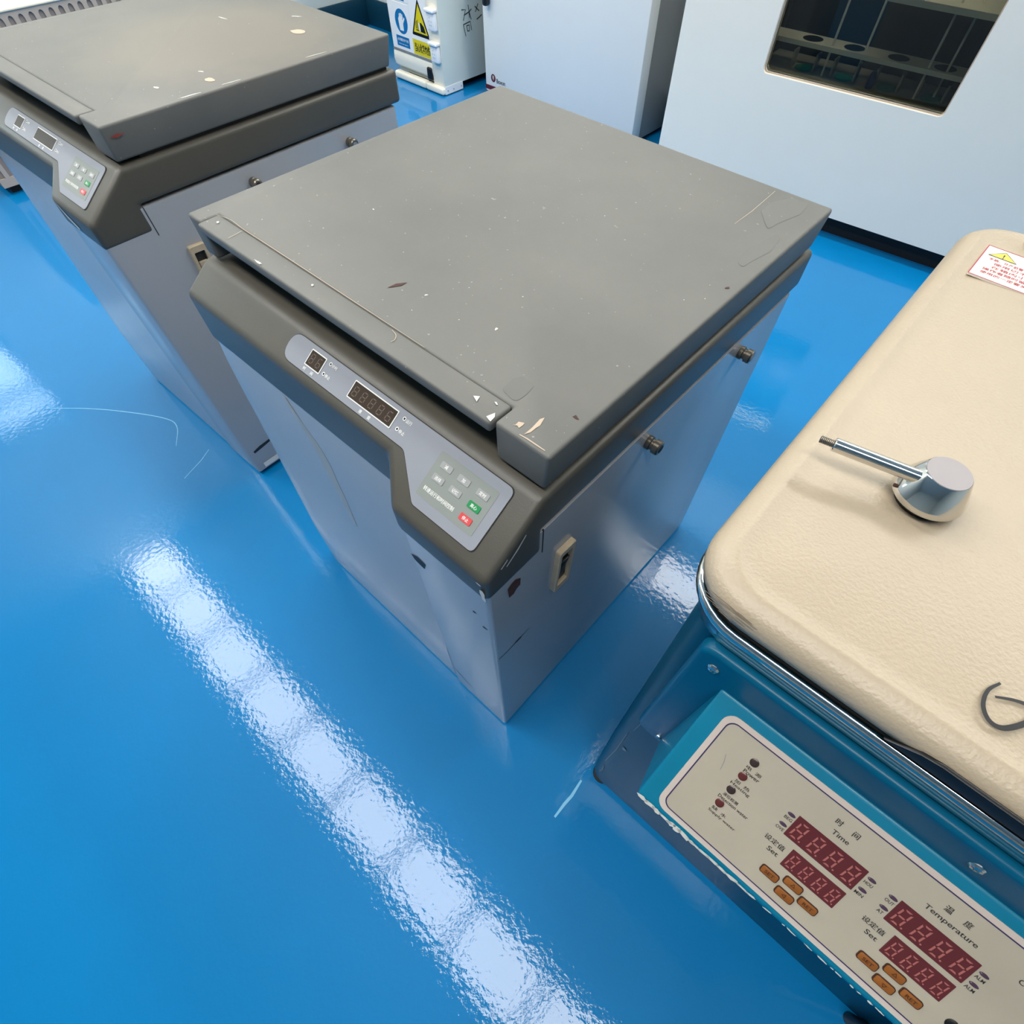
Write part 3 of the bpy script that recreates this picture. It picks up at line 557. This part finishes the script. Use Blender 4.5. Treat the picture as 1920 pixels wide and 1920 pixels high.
while x < 0.30:
    big = x < 0.045
    wl = rnd.uniform(0.006, 0.012) if big or x < 0.10 else rnd.uniform(0.002, 0.006)
    hh = (0.0019 if big else 0.0012 if x < 0.10 else 0.0006)*rnd.uniform(0.6, 1.3)
    blob(bm, x + wl/2, 0.0004, wl*0.62, hh, rnd.uniform(-0.1, 0.1), 0.0006, MW, n=12, jag=0.3, seed=int(x*1e4))
    x += wl*(0.8 if x < 0.09 else rnd.uniform(1.2, 3.0))
bflat('worn_edge', bm, 'chip_white', con)
PW0, PW1, PH0, PH1 = 0.0125, 0.50, 0.0050, 0.1030
bm = bmesh.new(); prism(bm, rr(PW0, PW1, PH0, PH1, 0.0095, 6), -0.001, 0.0010, MC); bfin('faceplate_rim', bm, 'plate_rim', con, smooth=False)
k = 0.0042; bm = bmesh.new(); prism(bm, rr(PW0+k, PW1-k, PH0+k, PH1-k, 0.0072, 6), -0.001, 0.0012, MC); bfin('faceplate', bm, 'plate', con, smooth=False)
bm = bmesh.new(); ring(bm, rr(PW0+k, PW1-k, PH0+k, PH1-k, 0.0072, 6), rr(PW0+k+0.0009, PW1-k-0.0009, PH0+k+0.0009, PH1-k-0.0009, 0.0066, 6), 0.00135, MC); bflat('border_line', bm, 'navy', con)
ink = bmesh.new(); Z = 0.0014
def led(x, y, rx, ry, m):
    bm = bmesh.new(); lp = [[MC @ Vector((*p, zz)) for p in circ(x, y, rx*s, ry*s, 18)] for s, zz in ((1, 0.001), (1, 0.0017), (0.7, 0.0022))]; loft(bm, lp); bfin('indicator', bm, m, con)
for y, m, a, b in ((0.0833, 'led_off', '电  源', 'Power'), (0.0693, 'led_red_off', '加  热', 'Heating'), (0.0552, 'led_off', '液位检测', 'Detection water'), (0.0410, 'led_red_off', '缺  水', 'Supply water')):
    led(0.0470, y, 0.0033, 0.0033, m)
    wcn = 0.0118; text(ink, a, 0.0505, y-0.0058, Z, MC, wd=wcn, h=0.0028)
    text(ink, b, 0.0505 + (0.0045 if len(b) > 8 else 0.0005), y-0.0094, Z, MC, h=0.0030 if len(b) < 9 else 0.0027, wd=0.0125 if len(b) < 6 else 0.0155 if len(b) < 9 else 0.0245 if b[0] == 'D' else 0.0225)
def disp(x0, x1, y0, y1, nd):
    bm = bmesh.new(); prism(bm, [(x0, y0), (x1, y0), (x1, y1), (x0, y1)], 0.0005, 0.0018, MC, bev=0.0003, seg=1); bfin('display_window', bm, 'screen_red', con, smooth=False)
    bm = bmesh.new(); pw = (x1-x0)/nd; h = (y1-y0)*0.68
    for i in range(nd): digit(bm, x0 + pw*(i+0.15), y0 + (y1-y0)*0.13, pw*0.54, h*1.06, 0.0019, MC, t=pw*0.095, slant=0.12)
    bflat('digit_segments', bm, 'segment_pink', con)
def key(x, y, s):
    bm = bmesh.new(); prism(bm, rr(x-0.0068, x+0.0068, y-0.0033, y+0.0033, 0.0018, 4), 0.0008, 0.0022, MC); kk = bfin('key_edge', bm, 'key_edge', con, smooth=False)
    bm = bmesh.new(); prism(bm, rr(x-0.0062, x+0.0062, y-0.0028, y+0.0028, 0.0015, 4), 0.0010, 0.0028, MC, bev=0.0004, seg=2); bfin('key', bm, 'key_orange', con)
    b = keyink
    if s in 'UDL' and len(s) == 1:
        r = 0.0019; a = {'U': 90, 'D': 270, 'L': 180}[s]
        T3 = [(x + r*math.cos(math.radians(a+120*i)), y + r*math.sin(math.radians(a+120*i))) for i in range(3)]; T2 = [(x + r*0.6*math.cos(math.radians(a+120*i)), y + r*0.6*math.sin(math.radians(a+120*i))) for i in range(3)]
        ring(b, T3, T2, 0.0030, MC)
    else: text(b, s, x, y, 0.0030, MC, h=0.0024, wd=0.0072)
keyink = bmesh.new()
disp(0.0897, 0.1403, 0.0550, 0.0737, 4); disp(0.1006, 0.1402, 0.0352, 0.0508, 4)
disp(0.1634, 0.2141, 0.0542, 0.0727, 4); disp(0.1742, 0.2140, 0.0343, 0.0504, 4)
for x, y, s in ((0.1000, 0.0243, 'SET'), (0.1150, 0.0294, 'U'), (0.1152, 0.0190, 'L'), (0.1295, 0.0245, 'RET'), (0.1742, 0.0232, 'SET'), (0.1887, 0.0289, 'U'), (0.1889, 0.0181, 'D'), (0.2035, 0.0233, 'RET')): key(x, y, s)
bflat('key_lettering', keyink, 'key_edge', con)
for x, y, s in ((0.0858, 0.0690, 'BEG'), (0.0857, 0.0594, 'OVE'), (0.1447, 0.0690, 'HOU'), (0.1448, 0.0592, 'MIN'), (0.1594, 0.0688, 'OUT'), (0.1596, 0.0592, 'AT'), (0.2183, 0.0672, 'ALM'), (0.2186, 0.0578, 'ALM')):
    led(x, y+0.0012, 0.0028, 0.0013, 'led_violet'); text(ink, s, x, y-0.0026, Z, MC, h=0.0024, wd=0.0040 if s == 'AT' else 0.0058)
for x0, u, d2 in ((0.1153, '时', '间'), (0.1892, '温', '度')):
    text(ink, u, x0-0.0060, 0.0881, Z, MC, h=0.0046); text(ink, d2, x0+0.0060, 0.0881, Z, MC, h=0.0046)
text(ink, 'Time', 0.1155, 0.0803, Z, MC, h=0.0036, wd=0.0120); text(ink, 'Temperature', 0.1896, 0.0800, Z, MC, h=0.0046, wd=0.0330)
for x0 in (0.0895, 0.1628): text(ink, '设定值', x0, 0.0457, Z, MC, h=0.0042, wd=0.0150); text(ink, 'Set', x0+0.0028, 0.0392, Z, MC, h=0.0036, wd=0.0082)
text(ink, 'Control', 0.2385, 0.0805, Z, MC, h=0.0036)
bflat('lettering', ink, 'print_dark', con)
led(0.2268, 0.0279, 0.0040, 0.0040, 'black')
bm = bmesh.new(); stroke(bm, [(0.0293, 0.0745), (0.0315, 0.0690), (0.0330, 0.0620)], 0.0005, 0.00145, MC); bflat('pencil_mark', bm, 'grey_enamel', con)

# ------------------------------------------------------------------ white shaking incubator with window
ith = math.radians(4.9); I = empty('incubator', (0.297, 2.156, 0), ith); tag(I, 'large white incubator with a dark window showing a rack with round holes', 'incubator')
IX0, IX1, IZ0, IZ1, ID = -0.805, 1.05, 0.072, 1.55, 0.395
WX0, WX1, WZ0_, WZ1_ = -0.459, 0.162, 0.434, 1.02
bm = bmesh.new()                                         # front door with a real window opening
o_ = [(IX0, IZ0), (IX1, IZ0), (IX1, IZ1), (IX0, IZ1)]; q_ = rr(WX0, WX1, WZ0_, WZ1_, 0.016, 5); n5 = 6
MI = frame((0, 0, 0), (1, 0, 0), (0, 0, 1))
corner_of = [1]*n5 + [2]*n5 + [3]*n5 + [0]*n5
def door_face(bm, y, flip):
    A = [bm.verts.new((p[0], y, p[1])) for p in o_]; Q = [bm.verts.new((p[0], y, p[1])) for p in q_]; n = len(Q)
    for i in range(n):
        j = (i+1) % n; a, b = corner_of[i], corner_of[j]
        bm.faces.new([Q[i], Q[j], A[a]] if a == b else [Q[i], Q[j], A[b], A[a]])
    return A, Q
A1, Q1 = door_face(bm, 0.0, 0); A2, Q2 = door_face(bm, 0.05, 1)
for A_, B_ in ((A1, A2), (Q1, Q2)):
    n = len(A_)
    for i in range(n): bm.faces.new((A_[i], A_[(i+1) % n], B_[(i+1) % n], B_[i]))
idoor = finish('door', bm, 'white_enamel_2', I, smooth=False)
bm = bmesh.new()
for a in ((IX0, IX1, 0.055, ID, IZ0, WZ0_-0.03), (IX0, IX1, 0.055, ID, WZ1_+0.03, IZ1), (IX0, WX0-0.08, 0.055, ID, WZ0_-0.03, WZ1_+0.03), (WX1+0.08, IX1, 0.055, ID, WZ0_-0.03, WZ1_+0.03), (WX0-0.08, WX1+0.08, 0.350, ID, WZ0_-0.03, WZ1_+0.03)): bx(bm, *a)
finish('cabinet_body', bm, 'white_enamel_2', I, smooth=False)
bm = bmesh.new()
CXa, CXb, CZa, CZb = WX0-0.075, WX1+0.075, WZ0_-0.028, WZ1_+0.028
for a in ((CXa, CXb, 0.056, 0.349, CZa, CZa+0.004), (CXa, CXb, 0.056, 0.349, CZb-0.004, CZb), (CXa, CXa+0.004, 0.056, 0.349, CZa, CZb), (CXb-0.004, CXb, 0.056, 0.349, CZa, CZb), (CXa, CXb, 0.343, 0.349, CZa, CZb)): bx(bm, *a)
finish('chamber_lining', bm, 'inner_dark', I, smooth=False)
bm = bmesh.new(); bx(bm, IX0+0.03, IX1-0.03, 0.05, ID-0.02, 0, IZ0+0.001); finish('plinth', bm, 'plinth_black', I, smooth=False)
bm = bmesh.new(); ring(bm, q_, rr(WX0+0.004, WX1-0.004, WZ0_+0.004, WZ1_-0.004, 0.012, 5), 0.0, frame((0, 0.012, 0), (1, 0, 0), (0, 0, 1))); finish('window_seal', bm, 'chip_tan', idoor, smooth=False)
bm = bmesh.new(); bx(bm, WX0+0.001, WX1-0.001, 0.030, 0.034, WZ0_+0.001, WZ1_-0.001); finish('window_pane', bm, 'oven_glass', idoor, smooth=False)
rk = empty('holder_rack', (0, 0, 0)); rk.parent = I
bm = bmesh.new(); zs_ = 0.502; hx = (-0.372, -0.222, -0.070, 0.082); xa, xb, ya, yb = CXa+0.01, CXb-0.01, 0.135, 0.235
xe = [xa] + [(hx[i]+hx[i+1])/2 for i in range(3)] + [xb]
for i, h in enumerate(hx):                                 # holed bar
    C_ = circ(h, 0.187, 0.036, n=16); n = 16
    o8 = [(xe[i+1], 0.187), (xe[i+1], yb), (h, yb), (xe[i], yb), (xe[i], 0.187), (xe[i], ya), (h, ya), (xe[i+1], ya)]
    Q = [bm.verts.new((p[0], p[1], zs_)) for p in C_]; O8 = [bm.verts.new((p[0], p[1], zs_)) for p in o8]
    for j in range(8): bm.faces.new((Q[2*j], O8[j], O8[(j+1) % 8], Q[(2*j+2) % 16], Q[2*j+1]))
bx(bm, xa, xb, ya-0.002, ya, zs_-0.012, zs_+0.001)
finish('holed_bar', bm, 'rack_steel', I, smooth=False)
bm = bmesh.new(); bx(bm, xa, xb, 0.09, 0.335, 0.414, 0.420); finish('rack_tray', bm, 'clamp_grey', I, smooth=False)
bm = bmesh.new(); bx(bm, CXa+0.05, CXb-0.05, 0.075, 0.095, CZb-0.022, CZb-0.005); finish('added_glow_bar', bm, 'added_glow', I, smooth=False)  # unseen glowing bar added to light the rack behind the window
bm = bmesh.new(); bx(bm, xa+0.36, xb, 0.10, 0.30, 0.640, 0.655); finish('upper_shelf', bm, 'rack_steel', I, smooth=False)
for rx, ry in ((-0.290, 0.155), (-0.186, 0.20), (0.036, 0.155), (0.090, 0.20)):
    bm = bmesh.new(); cyl(bm, (rx, ry, 0.42), (0.0, 0, 1), 0.004, 0.55, 10); finish('rod', bm, 'rack_steel', I)
for h in hx:
    bm = bmesh.new(); lathe(bm, ((0.034, 0), (0.034, 0.004), (0.006, 0.0045)), (h+0.004, 0.187, 0.4205), seg=18); finish('pad', bm, 'green_pad', I)
    for s in (-1, 1):
        bm = bmesh.new(); bx(bm, h+s*0.042-0.004, h+s*0.042+0.004, 0.165, 0.205, 0.421, 0.470, bev=0.002); finish('clamp_finger', bm, 'clamp_grey', I)
bm = bmesh.new(); lathe(bm, ((0.012, 0), (0.013, 0.03), (0.008, 0.045)), (0, 0, 0), seg=12); bt = finish('bottle', bm, 'blue_bag'); bt.matrix_world = Matrix.Translation((0.297, 2.156, 0)) @ Matrix.Rotation(ith, 4, 'Z') @ Matrix.Translation((-0.118, 0.15, 0.4203))
tag(bt, 'small dark blue bottle standing on the tray inside the incubator window', 'bottle')
bpy.data.objects.remove(rk)

# ------------------------------------------------------------------ white cabinet with round maroon logo
W = empty('laboratory_oven', (-1.23, 2.256, 0)); tag(W, 'white enamel cabinet with maroon stripe and round logo at its lower corner', 'cabinet')
bm = bmesh.new(); bx(bm, -0.482, 0.479, 0, 0.068, 0.018, 1.75, bev=0.006); wdoor = finish('door', bm, 'white_enamel', W)
bm = bmesh.new(); bx(bm, -0.478, 0.474, 0.072, 0.285, 0.018, 1.75, bev=0.004); finish('cabinet_body', bm, 'grey_enamel', W)
bm = bmesh.new(); bx(bm, -0.45, 0.45, 0.06, 0.28, 0, 0.019); finish('plinth', bm, 'plinth_black', W, smooth=False)
MWd = frame((0, 0, 0), (1, 0, 0), (0, 0, 1))
bm = bmesh.new(); bx(bm, -0.482, 0.479, -0.0012, 0.001, 0.028, 0.046); finish('stripe', bm, 'maroon', wdoor, smooth=False)
bm = bmesh.new(); poly(bm, circ(-0.424, 0.080, 0.0165, n=26), 0.0008, MWd); flat('logo_disc', bm, 'maroon', wdoor)
bm = bmesh.new(); poly(bm, rr(-0.4300, -0.4180, 0.076, 0.091, 0.003, 3), 0.0012, MWd); poly(bm, [(-0.4285, 0.072), (-0.4195, 0.072), (-0.4205, 0.0745), (-0.4275, 0.0745)], 0.0012, MWd); flat('logo_mark', bm, 'plate_rim', wdoor)
bm = bmesh.new(); text(bm, 'Boxun', -0.370, 0.0735, 0.001, MWd, h=0.018, wd=0.062); flat('logo_lettering', bm, 'print_dark', wdoor)
bm = bmesh.new(); bx(bm, -0.452, -0.424, -0.034, 0.001, 0.352, 0.52, bev=0.010, seg=3); finish('door_handle', bm, 'black', wdoor)

# ------------------------------------------------------------------ white pedestal with hazard signs and sockets
K = empty('laboratory_pedestal', (-2.06, 2.087, 0)); tag(K, 'pale cabinet with blue glove sign, yellow hazard sign and white sockets', 'cabinet')
kx0 = -2.06
def kp(x): return x - kx0
bm = bmesh.new(); bx(bm, kp(-2.245), kp(-1.936), 0.030, 0.42, 0.030, 1.05); bx(bm, kp(-1.937), kp(-1.853), 0.004, 0.42, 0.034, 1.05); finish('cabinet_body', bm, 'pale_green', K, smooth=False)
bm = bmesh.new(); bx(bm, kp(-1.9375), kp(-1.8535), 0.0005, 0.006, 0.034, 1.05, bev=0.001); finish('front_column', bm, 'off_white', K)
MK = frame((0, 0.0, 0), (1, 0, 0), (0, 0, 1))
bm = bmesh.new(); bx(bm, kp(-2.245), kp(-1.938), 0.006, 0.030, 0.128, 1.05); finish('sign_board', bm, 'sign_white', K, smooth=False)
bm = bmesh.new(); bx(bm, kp(-2.245), kp(-1.937), 0.002, 0.030, 0.120, 0.127); finish('drawer_gap', bm, 'grey_enamel', K, smooth=False)
bm = bmesh.new(); loft(bm, [[(x, y, z) for y, z in ((0.005, 0.119), (0.002, 0.112), (0.000, 0.098), (-0.002, 0.085), (0.004, 0.060), (0.016, 0.050), (0.030, 0.050), (0.030, 0.119))] for x in (kp(-2.245), kp(-1.9385))]); finish('drawer_front', bm, 'off_white', K)
bm = bmesh.new(); bx(bm, kp(-1.978), kp(-1.9395), -0.010, 0.010, 0.046, 0.098, bev=0.008, seg=3); finish('caster', bm, 'black', K)
for xa, xb in ((-2.245, -1.991), (-1.989, -1.853)):
    bm = bmesh.new(); bx(bm, kp(xa), kp(xb), -0.018, 0.022, 0.002, 0.034, bev=0.010, seg=4); finish('base_rail', bm, 'off_white', K)
bm = bmesh.new(); bx(bm, kp(-1.8545), kp(-1.851), 0.0, 0.130, 0.004, 0.036); finish('rail_bracket', bm, 'sign_white', K, smooth=False)
for yy in (0.018, 0.060, 0.118):
    bm = bmesh.new(); cyl(bm, (kp(-1.851), yy, 0.018), (1, 0, 0), 0.003, 0.0012, 10); finish('rivet', bm, 'grey_enamel', K)
bm = bmesh.new(); bx(bm, kp(-2.20), kp(-1.90), 0.05, 0.38, 0.0, 0.031); finish('underframe', bm, 'plinth_black', K, smooth=False)
ZB = -0.006; MKs = frame((0, 0.006, 0), (1, 0, 0), (0, 0, 1))
def sign(x0, x1, z0, z1, m):
    bm = bmesh.new(); bx(bm, kp(x0), kp(x1), 0.0045, 0.0062, z0, z1); return finish('sign_plate', bm, m, K, smooth=False)
s1 = sign(-2.238, -2.078, 0.129, 0.312, 'sign_white'); s2 = sign(-2.074, -1.9385, 0.129, 0.365, 'sign_white'); s3 = sign(-2.238, -2.078, 0.318, 0.50, 'sign_white')
zo = 0.0018
bm = bmesh.new(); poly(bm, circ(kp(-2.148), 0.242, 0.048, n=36), zo, MKs); quad(bm, kp(-2.206), kp(-2.104), 0.142, 0.184, zo, MKs); flat('blue_field', bm, 'sign_blue', s1)
bm = bmesh.new()                                         # glove pictogram
poly(bm, [(kp(-2.166), 0.207), (kp(-2.136), 0.207), (kp(-2.134), 0.246), (kp(-2.138), 0.262), (kp(-2.160), 0.262), (kp(-2.170), 0.250)], zo+0.0004, MKs)
for i in range(4): poly(bm, rr(kp(-2.160)+i*0.0075, kp(-2.160)+i*0.0075+0.006, 0.255, 0.276 - abs(i-1.5)*0.003, 0.0028, 3), zo+0.0005, MKs)
poly(bm, [(kp(-2.134), 0.236), (kp(-2.118), 0.256), (kp(-2.123), 0.262), (kp(-2.136), 0.248)], zo+0.0004, MKs); flat('glove_mark', bm, 'sign_white', s1)
bm = bmesh.new(); text(bm, '必须戴防护手套', kp(-2.155), 0.169, zo+0.0004, MKs, h=0.012, wd=0.086); text(bm, 'Must wear gloves', kp(-2.155), 0.152, zo+0.0004, MKs, h=0.006, wd=0.07); flat('sign_lettering', bm, 'sign_white', s1)
bm = bmesh.new(); quad(bm, kp(-2.206), kp(-2.104), 0.322, 0.352, zo, MKs); flat('blue_field', bm, 'sign_blue', s3)
tri = roundpoly([(kp(-2.070), 0.208), (kp(-1.934), 0.208), (kp(-2.002), 0.350)], 0.006, 4)
bm = bmesh.new(); poly(bm, tri, zo, MKs); flat('triangle_border', bm, 'black', s2)
bm = bmesh.new(); poly(bm, [(kp(-2.0545), 0.2205), (kp(-1.9495), 0.2205), (kp(-2.002), 0.330)], zo+0.0003, MKs); quad(bm, kp(-2.074), kp(-1.9385), 0.131, 0.191, zo, MKs); flat('yellow_field', bm, 'sign_yellow', s2)
bm = bmesh.new()
poly(bm, [(kp(-1.999), 0.228), (kp(-1.962), 0.226), (kp(-1.972), 0.250), (kp(-1.990), 0.262), (kp(-2.000), 0.262)], zo+0.0006, MKs)
for i in range(4): poly(bm, rr(kp(-2.034)+i*0.0055, kp(-2.0315)+i*0.0055, 0.236, 0.262 + i*0.003, 0.001, 2), zo+0.0006, MKs)
poly(bm, rr(kp(-2.034), kp(-2.000), 0.229, 0.233, 0.001, 2), zo+0.0006, MKs)
text(bm, '当心化学灼伤', kp(-2.004), 0.161, zo+0.0006, MKs, h=0.036, wd=0.116); flat('hazard_lettering', bm, 'black', s2)
bm = bmesh.new(); poly(bm, [(kp(-2.010), 0.229), (kp(-2.000), 0.229), (kp(-2.004), 0.262), (kp(-2.014), 0.258)], zo+0.0008, MKs); flat('hand_mark', bm, 'sign_white', s2)
for zc in (0.290, 0.168):
    bm = bmesh.new(); bx(bm, kp(-1.918), kp(-1.862), -0.020, 0.001, zc-0.036, zc+0.030, bev=0.005, seg=3); so = finish('socket_box', bm, 'socket_white', K)
    bm = bmesh.new(); bx(bm, kp(-1.922), kp(-1.858), -0.030, 0.001, zc+0.031, zc+0.044, bev=0.004, seg=3); finish('flip_cover', bm, 'socket_white', so)
    bm = bmesh.new(); MSo = frame((0, -0.0203, 0), (1, 0, 0), (0, 0, 1))
    for a in ((-0.004, 0.012, 1.57), (-0.010, -0.002, 1.0), (0.006, -0.002, 2.1), (-0.006, -0.016, 1.57), (0.004, -0.016, 1.57)):
        blob(bm, kp(-1.890)+a[0], zc+a[1], 0.0035, 0.0010, a[2], 0.0003, MSo, n=6, jag=0.05)
    flat('socket_holes', bm, 'gap_dark', so)
bm = bmesh.new(); MKy = frame((kp(-1.8528), -2.087, 0), (0, 1, 0), (0, 0, 1))   # handwriting on the flank
for s in ([(2.296,0.318),(2.299,0.296),(2.300,0.270)], [(2.248,0.307),(2.275,0.304),(2.256,0.266)], [(2.317,0.300),(2.300,0.292),(2.262,0.285)], [(2.300,0.292),(2.312,0.262)],
          [(2.254,0.252),(2.266,0.206)], [(2.254,0.252),(2.304,0.256),(2.310,0.222)], [(2.276,0.244),(2.280,0.224)], [(2.276,0.244),(2.296,0.244),(2.294,0.222),(2.280,0.224)], [(2.342,0.306),(2.372,0.284)], [(2.366,0.312),(2.345,0.284)], [(2.351,0.256),(2.372,0.262),(2.388,0.268)]):
    stroke(bm, s, 0.0042, 0.0004, MKy, taper=False)
flat('handwriting', bm, 'print_dark', K)

# ------------------------------------------------------------------ cream cabinet with arched vent slots, far left
V = empty('vented_cabinet', (-2.4, 0.09, 0)); tag(V, 'cream topped cabinet with a row of arched vent slots behind the left centrifuge', 'cabinet')
VZ = 0.505; VL = 1.45
bm = bmesh.new(); bx(bm, -0.62, -0.006, 0.0, VL, 0.03, VZ-0.006); finish('cabinet_body', bm, 'radiator_slot', V, smooth=False)
bm = bmesh.new(); bx(bm, -0.63, 0.0045, -0.006, VL+0.006, VZ-0.0062, VZ, bev=0.002); finish('top_sheet', bm, 'radiator_cream', V)
bm = bmesh.new(); bx(bm, -0.60, -0.03, 0.02, VL-0.02, 0, 0.031); finish('base', bm, 'plinth_black', V, smooth=False)
bm = bmesh.new(); pit = 0.0362; sw_ = 0.0095; nsl = int(VL/pit); MVs = frame((-0.006, 0, 0), (0, 1, 0), (0, 0, 1))
for i in range(nsl):
    a = pit*i; m = a + pit/2; b = a + pit; zt = VZ-0.018; zb = 0.06
    arcL = [(m - sw_*math.cos(math.radians(t)), zt - sw_*1.3 + sw_*1.3*math.sin(math.radians(t))) for t in (0, 22.5, 45, 67.5, 90)]
    arcR = [(m + (m-p[0]), p[1]) for p in arcL]
    for side, arc in ((a, arcL), (b, arcR)):
        lp = [(side, zb), (arc[0][0], zb)] + arc + [(m, VZ-0.0065), (side, VZ-0.0065)]
        prism(bm, lp if side == a else lp[::-1], 0, 0.006, MVs)
bx(bm, -0.006, 0.0, 0, VL, 0.03, 0.06)
finish('slotted_panel', bm, 'radiator_grey', V, smooth=False)
